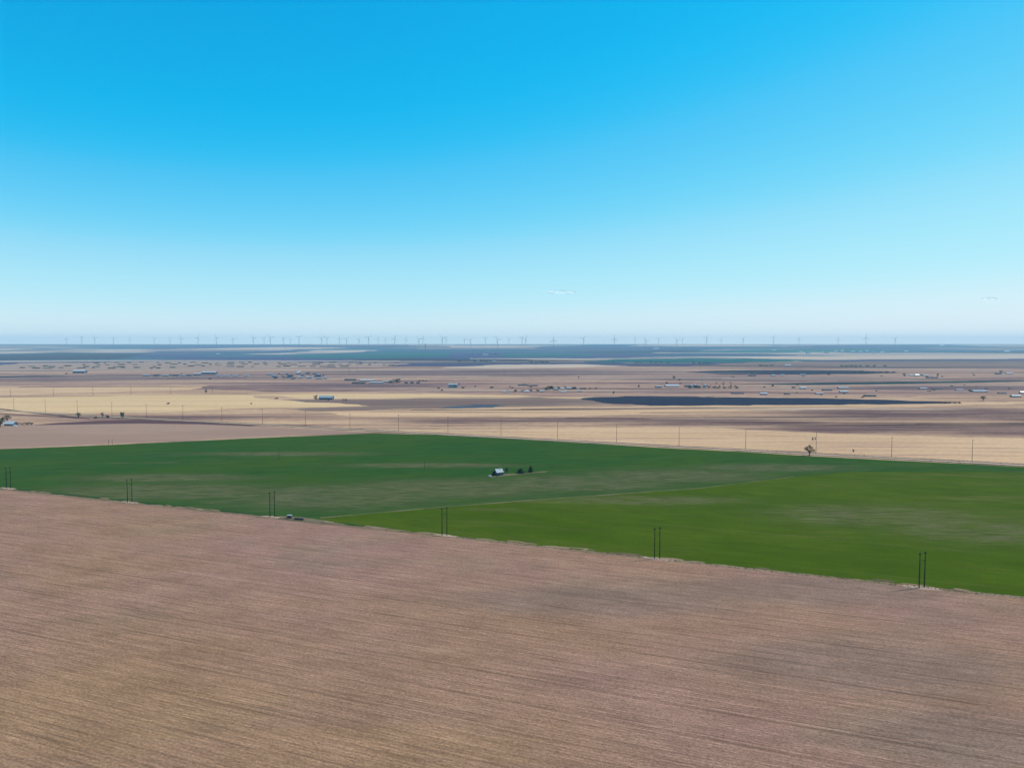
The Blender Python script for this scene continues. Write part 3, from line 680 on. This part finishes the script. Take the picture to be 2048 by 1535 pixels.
# old farmhouse in the wheat: its long side turned right, gable end to the left
fpx('farmyard', [(975, 953), (992, 949), (1030, 945.5), (1075, 942.8), (1100, 940.6), (1090, 944), (1050, 947.5), (1010, 951.5), (985, 954)], 'track', 6, (4, .7))
fh = gable('farmhouse', 1000, 950.5, 14, 12.5, 'abandoned farmhouse with pale blue roof and dark walls in the dark wheat', 'wall_navy', 'roof_blue', R(28), .62, 'house', None, .45, 2)
new('chimney', bmx(box, (.9, 1.7, 3.6), (1.4, 2.2, 5.3)), M['wall_pale'], fh)
new('porch', bmx(box, (-2.4, -1.4, 1.9), (.2, .0, 2.05)), M['roof_dark'], fh)
t = thing('stock_tank', gp(980, 952.5), 'low pale round tank left of the abandoned farmhouse', 'tank')
new('tank', bmx(tube, [(0, 0, 0), (0, 0, .7)], 1.2, 16), M['roof_grey'], t)
new('rim', bmx(tube, [(0, 0, .7), (0, 0, .78)], 1.25, 16), M['roof_grey'], t)
# house at the left edge
gable('farmhouse', 17, 851, 19, 8.5, 'small white roofed farmhouse at the left edge of the picture', 'wall_navy', 'roof_white', R(-6), .7, 'house', None, .55, 2)
gable('shed', 28, 852.6, 5, 2.4, 'tiny pale shed right of the white roofed farmhouse at the left edge', 'wall_pale', 'roof_white', 0, .8, 'shed', None, .4)
# pump box at the corner of the stubble
fpx('bare_corner', [(545, 1036), (562, 1031), (600, 1033), (650, 1040), (700, 1050), (640, 1047), (580, 1041)], 'dirt', 8, (4, .8))
t = thing('pump_box', gp(579, 1035.5), 'small dark pump box with a pale lid at the corner of the wheat', 'pump')
new('body', bmx(box, (-1.1, -.7, .25), (1.1, .7, 1.6)), M['wall_dark'], t)
new('lid', bmx(box, (-1.3, -.9, 1.6), (1.3, .9, 1.8)), M['roof_grey'], t)
new('pipe', bmx(tube, [(1.0, 0, .9), (1.9, -.1, .9), (2.1, -.1, -.1)], .16, 7), M['steel'], t)
new('skid', bmx(box, (-1.3, -.6, 0), (1.3, .6, .25)), M['wood'], t)
t = thing('fuel_tank', gp(598, 1039.5), 'low dark horizontal tank right of the pump box', 'tank', rz=R(-14))
bm = bmesh.new(); tube(bm, [(-2.9, 0, .75), (-2.6, 0, .75), (2.6, 0, .75), (2.9, 0, .75)], [.3, .5, .5, .3], 12); new('tank', bm, M['wall_dark'], t)
for x in (-2, 2): new('saddle', bmx(box, (x - .2, -.45, 0), (x + .2, .45, .45)), M['wood'], t)

gable('barn', 157, 746, 26, 7, 'grey barn with a white roof edge left of the feedlot', 'wall_navy', 'roof_white', R(2), .5)
gable('barn', 394, 750, 15, 4.5, 'small white roofed barn left of the long white feedlot barn', 'wall_navy', 'roof_white', R(4), .6)
gable('barn', 417, 748, 32, 6, 'long white roofed barn in the middle of the feedlot buildings', 'wall_navy', 'roof_white', R(0), .4)
for i, (x, wv) in enumerate(((292, 14), (312, 12), (330, 14), (350, 12), (366, 10), (378, 9))):
    gable('shed', x, 752, wv, 3.6, f'{ordi(i + 1)} dark low shed from the left in the row left of the white feedlot barns', 'wall_navy', 'roof_dark' if i % 2 else 'roof_grey', R(3), .5, 'shed', 'dark sheds left of the white feedlot barns')
for i, (x, wv) in enumerate(((437, 10), (452, 14), (470, 12), (492, 12))):
    gable('shed', x, 752.5, wv, 3.0, f'{ordi(i + 1)} low shed from the left in the row right of the white feedlot barns', 'wall_grey', 'roof_grey', R(-2), .5, 'shed', 'low sheds right of the white feedlot barns')
k_ = 0
for ry in (749, 753, 757):
    for j in range(7):
        x = 546 + j * 16 + rnd.uniform(-7, 7) + (ry - 749) * 1.2; k_ += 1
        gable('shed', x, ry + rnd.uniform(-1.2, 1.2), rnd.uniform(5, 15), rnd.uniform(2.6, 4.2), f'{ordi(j + 1)} blue grey pen shed from the left in the {["far", "middle", "near"][(ry - 749) // 4]} row right of the feedlot', rnd.choice(['wall_navy', 'wall_grey']), rnd.choice(['roof_grey', 'roof_dark', 'roof_grey']), R(rnd.uniform(-3, 3)), .5, 'shed', 'blue grey pen sheds', door=False)
gable('barn', 598, 747, 9, 5, 'pale upright barn poking above the blue grey pen sheds', 'wall_pale', 'roof_white', R(20), .8)
for i, (x, y, wv, rf) in enumerate(((700, 760.5, 26, 'roof_dark'), (733, 762, 32, 'roof_white'), (716, 767, 28, 'roof_dark'), (752, 766.5, 30, 'roof_white'), (775, 764.5, 22, 'roof_grey'))):
    gable('shed', x, y, wv, 3.4, f'{ordi(i + 1)} long low shed from the left below the blue grey pens, {"white" if rf == "roof_white" else "dark"} roofed', 'wall_dark', rf, R(-3), .3, 'shed', 'long sheds below the pens', .4)
for i, x in enumerate((812, 824, 836)):
    gable('shed', x, 766.5, 8, 3, f'{ordi(i + 1)} small shed from the left right of the teal trees', 'wall_navy', 'roof_dark', 0, .6, 'shed', 'small sheds by the teal trees')
gable('barn', 651, 799, 31, 8.5, 'long barn with a pale roof between golden and brown fields', 'wall_navy', 'roof_blue', R(-3), .45, rise=.45)
gable('barn', 906, 775.5, 21, 9, 'tall grey block barn with a thin white roof in mid distance', 'wall_grey', 'roof_white', R(0), .7, rise=.12)
# scattered farmstead
fs = [(1012, 785, 12, 3, 'wall_navy', 'roof_grey'), (1053, 784.5, 14, 3.4, 'wall_navy', 'roof_white'), (1084, 784, 9, 3.4, 'wall_navy', 'roof_grey'), (1112, 780, 10, 4.5, 'wall_navy', 'roof_blue'), (1126, 779, 9, 4, 'wall_navy', 'roof_white'), (1138, 778, 10, 4.5, 'wall_navy', 'roof_white'), (1150, 777.5, 9, 4, 'wall_navy', 'roof_white'), (1160, 783, 8, 3, 'wall_dark', 'roof_white'), (1127, 785, 12, 3, 'wall_dark', 'roof_grey'), (1045, 771, 22, 2.4, 'wall_navy', 'roof_dark'), (1067, 772, 18, 2.4, 'wall_dark', 'roof_dark')]
fs.sort()
for i, (x, y, wv, h, wm, rm) in enumerate(fs):
    gable('farm_building', x, y, wv, h, f'{"white" if "white" in rm else "pale blue" if "blue" in rm else "dark" if "dark" in rm else "grey"} roofed building, {ordi(i + 1)} from the left in the scattered farmstead', wm, rm, R(rnd.uniform(-25, 25)), .6, 'farm building', 'buildings of the scattered farmstead', .4)
# blue farmstead with bins
gable('shed', 1318, 775, 14, 3.8, 'blue shed at the left of the farmstead above the dark blue field', 'wall_navy', 'roof_blue', R(5), .6, 'shed')
gable('shed', 1345, 773.5, 30, 5, 'long white roofed shed of the farmstead above the dark blue field', 'wall_navy', 'roof_white', R(4), .4, 'shed', None, .5)
gable('shed', 1374, 774, 8, 4, 'dark small shed between the long white roof and the grain bins', 'wall_dark', 'roof_dark', R(10), .7, 'shed')
def bin_(px, py, wpx, hpx, label):
    p = gp(px, py); m = mpp(p); r_ = wpx * m / 2; h = hpx * m
    t = thing('grain_bin', on(p), label, 'grain bin', 'blue grain bins')
    new('wall', bmx(tube, [(0, 0, 0), (0, 0, h * .72)], r_, 16, True), M['bin'], t)
    new('roof', bmx(tube, [(0, 0, h * .72), (0, 0, h * .97), (0, 0, h)], [r_ * 1.05, r_ * .16, r_ * .15], 16, True), M['roof_grey'], t)
    new('ladder', bmx(box, (-.3, -r_ - .12, 0), (.3, -r_ + .02, h * .72)), M['steel'], t)
for i, (x, h) in enumerate(((1382, 7), (1389, 8), (1396, 7), (1409, 7.5))): bin_(x, 775, 6, h, f'{ordi(i + 1)} blue steel grain bin from the left by the elevator leg')
def lattice(px, py, hpx, wid, label, name='radio_mast', guys=True, cat='mast'):
    p = gp(px, py); m = mpp(p); h = hpx * m
    t = thing(name, on(p), label, cat)
    cs = [Vector((wid * math.cos(a), wid * math.sin(a), 0)) for a in (R(90), R(210), R(330))]
    for c in cs: new('leg', bmx(tube, [c, c + Vector((0, 0, h))], wid * .16, 5), M['steel'], t)
    bm = bmesh.new(); n = int(h / (wid * 2.4))
    for i in range(n):
        for a, b in ((0, 1), (1, 2), (2, 0)):
            tube(bm, [cs[a] + Vector((0, 0, h * i / n)), cs[b] + Vector((0, 0, h * (i + 1) / n))], wid * .07, 3, False)
    new('bracing', bm, M['steel'], t)
    if guys:
        for a in (R(30), R(150), R(270)):
            new('guy_wire', bmx(tube, [(0, 0, h * .9), (math.cos(a) * h * .5, math.sin(a) * h * .5, 0)], .03, 3, False), M['steel'], t)
    return t
lattice(1404, 775.5, 23, .8, 'tall thin elevator leg standing over the blue grain bins', 'elevator_leg', False, 'elevator')
lattice(571, 722.5, 35, 1.1, 'tall thin radio mast rising above the feedlot to the horizon')
p = gp(851, 705); m = mpp(p)
t = thing('tall_tower', on(p), 'tall slim grey tower in the blue distance left of centre', 'tower')
h = 17.5 * m
new('shaft', bmx(tube, [(0, 0, 0), (0, 0, h * .5), (0, 0, h * .86)], [5.0, 4.2, 4.0], 14), M['concrete'], t)
new('head', bmx(tube, [(0, 0, h * .86), (0, 0, h * .9), (0, 0, h)], [4.2, 6.2, 6.0], 14), M['concrete'], t)
# scattered buildings on the right
for x, y, wv, h, wm, rm, lab in (
    (1528, 789.5, 15, 5, 'wall_navy', 'roof_white', 'white roofed shed just above the dark blue field'),
    (1575, 788.5, 12, 3.2, 'wall_dark', 'roof_dark', 'dark low shed right of the white roofed shed above the dark blue field'),
    (1476, 787.5, 26, 2.6, 'wall_dark', 'roof_dark', 'long dark low shed left of the white roofed shed above the dark blue field'),
    (1607, 777.5, 13, 4.4, 'wall_pale', 'roof_white', 'white house below the dark teal strip'),
    (1588, 776, 6, 4, 'wall_dark', 'roof_dark', 'small dark shed left of the white house below the dark teal strip'),
    (1656, 781, 20, 3.2, 'wall_navy', 'roof_dark', 'dark long shed right of the white house below the teal strip'),
    (1688, 777, 22, 3.4, 'wall_navy', 'roof_grey', 'grey roofed shed behind the white roofed one below the teal strip'),
    (1689, 785, 18, 3.8, 'wall_navy', 'roof_white', 'white roofed shed in front of the grey one below the teal strip'),
    (1640, 788, 16, 2.8, 'wall_dark', 'roof_grey', 'low shed right of the dark sheds above the blue field'),
    (1742, 793, 24, 3.8, 'wall_dark', 'roof_dark', 'dark low barn right on the far edge of the blue field'),
    (1848, 778, 16, 3.2, 'wall_navy', 'roof_grey', 'grey roofed shed on the grazed land right of centre right'),
    (1876, 778.5, 20, 2.6, 'wall_navy', 'roof_dark', 'dark low shed right of the grey roofed shed on the grazed land'),
    (1920, 780.5, 14, 2.6, 'wall_dark', 'roof_white', 'small white roofed hut left of the long pale shed near the right edge'),
    (1962, 783.5, 32, 3.6, 'wall_dark', 'roof_white', 'long pale roofed shed near the right edge'),
    (2006, 787, 16, 2.6, 'wall_dark', 'roof_dark', 'dark shed between the long pale shed and the right edge'),
    (2034, 794, 20, 5, 'wall_teal', 'roof_white', 'white roofed teal building at the right edge of the picture'),
    (2046, 786.5, 10, 4.5, 'wall_teal', 'roof_white', 'smaller white roofed building at the right edge behind the teal one'),
    (1998, 748.5, 12, 3.6, 'wall_teal', 'roof_dark', 'small teal house below its tree on the far right'),
    (2020, 748, 14, 3.4, 'wall_grey', 'roof_grey', 'grey house right of the teal house on the far right'),
    (1835, 752, 10, 4.5, 'wall_pale', 'roof_white', 'white house between two evergreens on the right'),
    (1823, 751.5, 8, 3.6, 'wall_grey', 'roof_blue', 'blue roofed hut left of the white house between two evergreens'),
    (1853, 751.5, 14, 3, 'wall_navy', 'roof_grey', 'grey low shed right of the white house between two evergreens'),
    (1866, 756, 22, 2.6, 'wall_navy', 'roof_dark', 'dark shed below the white house between two evergreens'),
    (1505, 752, 16, 2.8, 'wall_navy', 'roof_dark', 'dark shed at the lower left of the far blue strip'),
    (1547, 751.5, 10, 2.8, 'wall_navy', 'roof_white', 'white roofed shed at the lower edge of the far blue strip'),
    (1565, 751, 9, 2.6, 'wall_navy', 'roof_white', 'second white roofed shed at the lower edge of the far blue strip'),
    (1606, 750, 12, 2.4, 'wall_navy', 'roof_blue', 'blue roofed shed at the lower edge of the far blue strip'),
    (1576, 731.5, 13, 3.2, 'wall_pale', 'roof_white', 'lone white shed on the far pasture right of the dark clump'),
    (968, 710.5, 5, 3.4, 'wall_pale', 'roof_white', 'left white house in the upper far grove'),
    (974, 711, 5, 3.4, 'wall_pale', 'roof_white', 'right white house in the upper far grove'),
    (988, 723.5, 8, 3, 'wall_grey', 'roof_blue', 'pale blue house in the lower far grove'),
    (956, 723, 7, 3, 'wall_grey', 'roof_blue', 'pale blue hut left in the lower far grove'),
    (948, 696.5, 7, 3, 'wall_pale', 'roof_white', 'white farm building alone on the rise above the upper far grove'),
    (1313, 698.5, 12, 3, 'wall_pale', 'roof_white', 'white barn alone on the far rise right of centre'),
    (1885, 692.5, 9, 3.4, 'wall_pale', 'roof_white', 'white barn highest on the far rise at right'),
    (2015, 704, 13, 3, 'wall_pale', 'roof_white', 'white barn on the far rise at the right edge'),
    (1765, 705, 9, 2.6, 'wall_grey', 'roof_white', 'left white shed of two on the far rise at right'),
    (1813, 703.5, 9, 2.6, 'wall_grey', 'roof_white', 'right white shed of two on the far rise at right'),
    (436, 709, 8, 2.6, 'wall_grey', 'roof_white', 'tiny white shed on the far blue land at left'),
    (1549, 701, 9, 2.6, 'wall_grey', 'roof_white', 'tiny white shed left of the far village'),
):
    gable('shed' if 'shed' in lab else 'house' if 'house' in lab else 'barn' if 'barn' in lab else 'farm_building', x, y, wv, h, lab, wm, rm, R(rnd.uniform(-8, 8)), .5,
          'shed' if 'shed' in lab else 'house' if 'house' in lab else 'barn' if 'barn' in lab else 'building', None, .4)
for i in range(12):
    gable('house', 1605 + i * 13 + rnd.uniform(-3, 3), 703.2 + rnd.uniform(0, 4), rnd.uniform(5, 9), rnd.uniform(2.4, 3.4), f'{ordi(i + 1)} house from the left in the faint blue village on the far rise', rnd.choice(['wall_grey', 'wall_navy', 'wall_pale']), rnd.choice(['roof_blue', 'roof_grey', 'roof_dark']), R(rnd.uniform(-20, 20)), .6, 'house', 'houses of the far village', .4, door=False)

# feedlot shade canopies: rows of low dark roofs on posts
def canopy(loc, W, D, H, label, grp):
    t = thing('shade_canopy', loc, label, 'canopy', grp)
    new('roof', bmx(box, (-W / 2, 0, H - .3), (W / 2, D, H)), M['roof_dark'], t)
    new('side_wall', bmx(box, (-W / 2 + .8, D * .5, 0), (W / 2 - .8, D * .5 + .3, H - .3)), M['wall_dark'], t)
    for x in (-W / 2 + .4, W / 2 - .4):
        for y in (.4, D - .4): new('post', bmx(tube, [(x, y, -.1), (x, y, H - .3)], .14, 5), M['wood'], t)
    return t
cp = None
for r_, (y, x0, x1, st, sl_) in enumerate(((725.6, 190, 800, 23, -.003), (729.2, 120, 790, 24, 0), (733, 60, 700, 24, 0), (736.2, 40, 370, 26, 0))):
    rw = ['farthest', 'second farthest', 'second nearest', 'nearest'][r_]; j = 0; x = x0
    while x < x1:
        if rnd.random() < .16: x += st; continue
        j += 1; p = on(gp(x + rnd.uniform(-5, 5), y + rnd.uniform(-.9, .9)))
        lab = f'{ordi(j)} dark low canopy from the left in the {rw} feedlot row'
        if cp is None: cp = canopy(p, 30, 15, 4.2, lab, 'feedlot shade canopies')
        else: dup(cp, p, R(rnd.uniform(-5, 5)), lab, s=(rnd.uniform(.4, 1.35), rnd.uniform(.6, 1.3), rnd.uniform(.6, 1.1)))
        x += st * rnd.uniform(.75, 1.3)

# ------------------------------------------------------------------ wind turbines on the plateau
def turbine(loc, label, hub=104.0, rad=62.0):
    t = thing('wind_turbine', loc, label, 'wind turbine', 'wind turbines on the horizon')
    new('tower', bmx(tube, [(0, 0, -1), (0, 0, hub * .5), (0, 0, hub - 1.6)], [3.3, 2.8, 2.1], 12), M['tower'], t)
    new('nacelle', bmx(box, (-1.9, -3.0, hub - 1.8), (1.9, 8.0, hub + 2.0)), M['tower'], t)
    new('hub', bmx(tube, [(0, -5.2, hub), (0, -4.4, hub), (0, -3.0, hub)], [.6, 1.7, 1.9], 12), M['tower'], t)
    for k in range(3):
        a = R(90 + 120 * k); c, s = math.cos(a), math.sin(a)
        bm = bmesh.new(); secs = [(1.4, 1.1, 1.0), (4, 1.2, 1.0), (13, 2.9, .8), (30, 2.1, .5), (48, 1.4, .3), (rad, .4, .1)]
        rings = []
        for q, ch, tk in secs:
            rings.append([bm.verts.new((q * c - u * s, -4.1 + v, hub + q * s + u * c)) for u, v in ((-ch * .7, 0), (0, tk), (ch * 1.3, 0), (0, -tk))])
        for A, B in zip(rings, rings[1:]):
            for i in range(4): bm.faces.new((A[i], A[(i + 1) % 4], B[(i + 1) % 4], B[i]))
        bm.faces.new(rings[0][::-1]); bm.faces.new(rings[-1])
        new('blade', bm, M['tower'], t)
    return t
# photo columns of the turbines with the depth at which each stands (km)
TURB = [(133, 13), (164, 12.4), (190, 13), (227, 12.4), (260, 12), (309, 13.4), (340, 12), (362, 13), (396, 12.4), (433, 11.2), (466, 11.6), (507, 10.6), (528, 13.4), (541, 11), (567, 12.6), (581, 13), (598, 11.6), (643, 12), (654, 11), (679, 12.2), (693, 10.8), (718, 11.8), (737, 11.2), (756, 12.8), (771, 13.6), (789, 10.8), (812, 13.4), (838, 10.2), (846, 12.8), (885, 10.6), (892, 12), (929, 12.6), (941, 9.8), (971, 13.6), (995, 9.4), (1018, 13.4), (1044, 12.6), (1051, 10.4), (1107, 9.0), (1167, 10.6), (1229, 10.2), (1270, 13.6), (1292, 9.5), (1317, 13), (1354, 9.8), (1365, 13.4), (1413, 11.6), (1442, 14), (1486, 11.2), (1547, 12), (1598, 11.4), (1676, 11.8), (1732, 12), (1790, 11.8)]
tp = None
for i, (x, km) in enumerate(TURB):
    y = km * 1000; loc = Vector(((x - 1024) / FOC * y * math.cos(TILT), y, terr(y)))
    lab = f'{ordi(i + 1)} wind turbine from the left along the horizon'
    if i == 0: lab = 'leftmost wind turbine on the horizon'; tp = turbine(loc, lab)
    else:
        if i == len(TURB) - 1: lab = 'rightmost wind turbine on the horizon'
        q_ = rnd.uniform(.86, 1.16); o = dup(tp, loc, R(rnd.uniform(-30, 30)), lab, None, (q_, q_, q_))
        hubz = 104.0; a = rnd.uniform(0, 2.1)
        rot = Matrix.Translation((0, 0, hubz)) @ Matrix.Rotation(a, 4, 'Y') @ Matrix.Translation((0, 0, -hubz))
        for ch in o.children:
            if ch.name.startswith('blade'): ch.matrix_local = rot

# ------------------------------------------------------------------ dry grass along the stubble edge
bm = bmesh.new()
for _ in range(6000):
    t = rnd.uniform(-60, LA + 40); off = rnd.gauss(.4, 1.0); p = la(t, off); h = rnd.uniform(.12, .36); a = rnd.uniform(0, 6.28)
    d = Vector((math.cos(a), math.sin(a), 0)) * rnd.uniform(.12, .3); z = Vector((0, 0, lift(6, p.y)))
    lean = Vector((rnd.uniform(-.2, .2), rnd.uniform(-.2, .2), h))
    bm.faces.new([bm.verts.new(p + z + q) for q in (-d, d, lean)])
o = new('dry_grass', bm, M['dry_grass']); o['kind'] = 'stuff'; tag(o, 'dry grass tufts along the border of the stubble', 'grass')
bm = bmesh.new()
for _ in range(7000):
    t = rnd.uniform(-400, 1100); off = rnd.choice((rnd.gauss(3, 1.2), rnd.gauss(14, 1.2))); p = rp(t, off); h = rnd.uniform(.2, .6); a = rnd.uniform(0, 6.28)
    d = Vector((math.cos(a), math.sin(a), 0)) * rnd.uniform(.2, .5); z = Vector((0, 0, lift(7, p.y)))
    bm.faces.new([bm.verts.new(p + z + q) for q in (-d, d, Vector((rnd.uniform(-.2, .2), rnd.uniform(-.2, .2), h)))])
o = new('dry_grass', bm, M['dry_grass']); o['kind'] = 'stuff'; tag(o, 'dry weeds in the ditches of the gravel road', 'grass')

# ------------------------------------------------------------------ thin clouds low in the sky
def cloud(px, py, wpx, hpx, label, seed, dens):
    Y = 30000.0; u = (px - 1024) / FOC; v = (767.5 - py) / FOC
    dy = math.cos(TILT) + v * math.sin(TILT); k = Y / dy
    c = Vector((u * k, Y, CAM_H + (-math.sin(TILT) + v * math.cos(TILT)) * k)); m = Y / FOC
    bm = bmesh.new(); r = random.Random(seed)
    bmesh.ops.create_icosphere(bm, subdivisions=4, radius=1)
    for q in bm.verts:
        n_ = noise.fractal(q.co * 1.6 + Vector((seed, 0, 0)), .9, 2.1, 4)
        q.co *= 1 + .16 * n_
        q.co.x *= wpx * m / 2; q.co.y *= wpx * m * .3; q.co.z *= hpx * m / 2 * (1 + .5 * noise.noise(Vector((q.co.x * .004, seed, 0))))
    k_ = N('cloud_vapour'); tc = k_.n('TexCoord'); f = k_.noise(tc.outputs['Object'], .0022, 3, .5)
    tr = k_.n('BsdfTransparent'); di = k_.n('BsdfDiffuse'); tl = k_.n('BsdfTranslucent'); ad = k_.n('MixShader'); mx = k_.n('MixShader')
    di.inputs[0].default_value = tl.inputs[0].default_value = (.95, .95, .95, 1)
    k_.l(di.outputs[0], ad.inputs[1]); k_.l(tl.outputs[0], ad.inputs[2]); ad.inputs[0].default_value = .95
    k_.l(k_.rng(f, .35, .7, 0, dens), mx.inputs[0]); k_.l(tr.outputs[0], mx.inputs[1]); k_.l(ad.outputs[0], mx.inputs[2])
    k_.t.links.new(mx.outputs[0], k_.t.nodes['Material Output'].inputs['Surface']); mt = k_.m
    o = new('cloud', bm, mt); o.location = c; tag(o, label, 'cloud', 'thin clouds')
cloud(1120, 584, 66, 7, 'thin white cloud wisp low over the horizon right of centre', 3.0, .4)
cloud(1978, 597, 30, 6, 'small white cloud wisp low at the right edge', 8.0, .4)

# ------------------------------------------------------------------ haze: the air over the whole plain
bm = bmesh.new(); box(bm, (-17000, -2400, -1.5), (17000, 17000, 246))
mt = bpy.data.materials.new('haze_air'); mt.use_nodes = True; n_ = mt.node_tree.nodes; n_.remove(n_['Principled BSDF'])
pv = n_.new('ShaderNodeVolumePrincipled'); pv.inputs['Color'].default_value = (.57, .87, 1, 1); pv.inputs['Density'].default_value = 1 / 16000.0
pv.inputs['Anisotropy'].default_value = 0.0
mt.node_tree.links.new(pv.outputs[0], n_['Material Output'].inputs['Volume'])
hz = new('haze', bm, mt); hz['kind'] = 'stuff'; tag(hz, 'pale blue haze lying over the whole plain', 'haze')
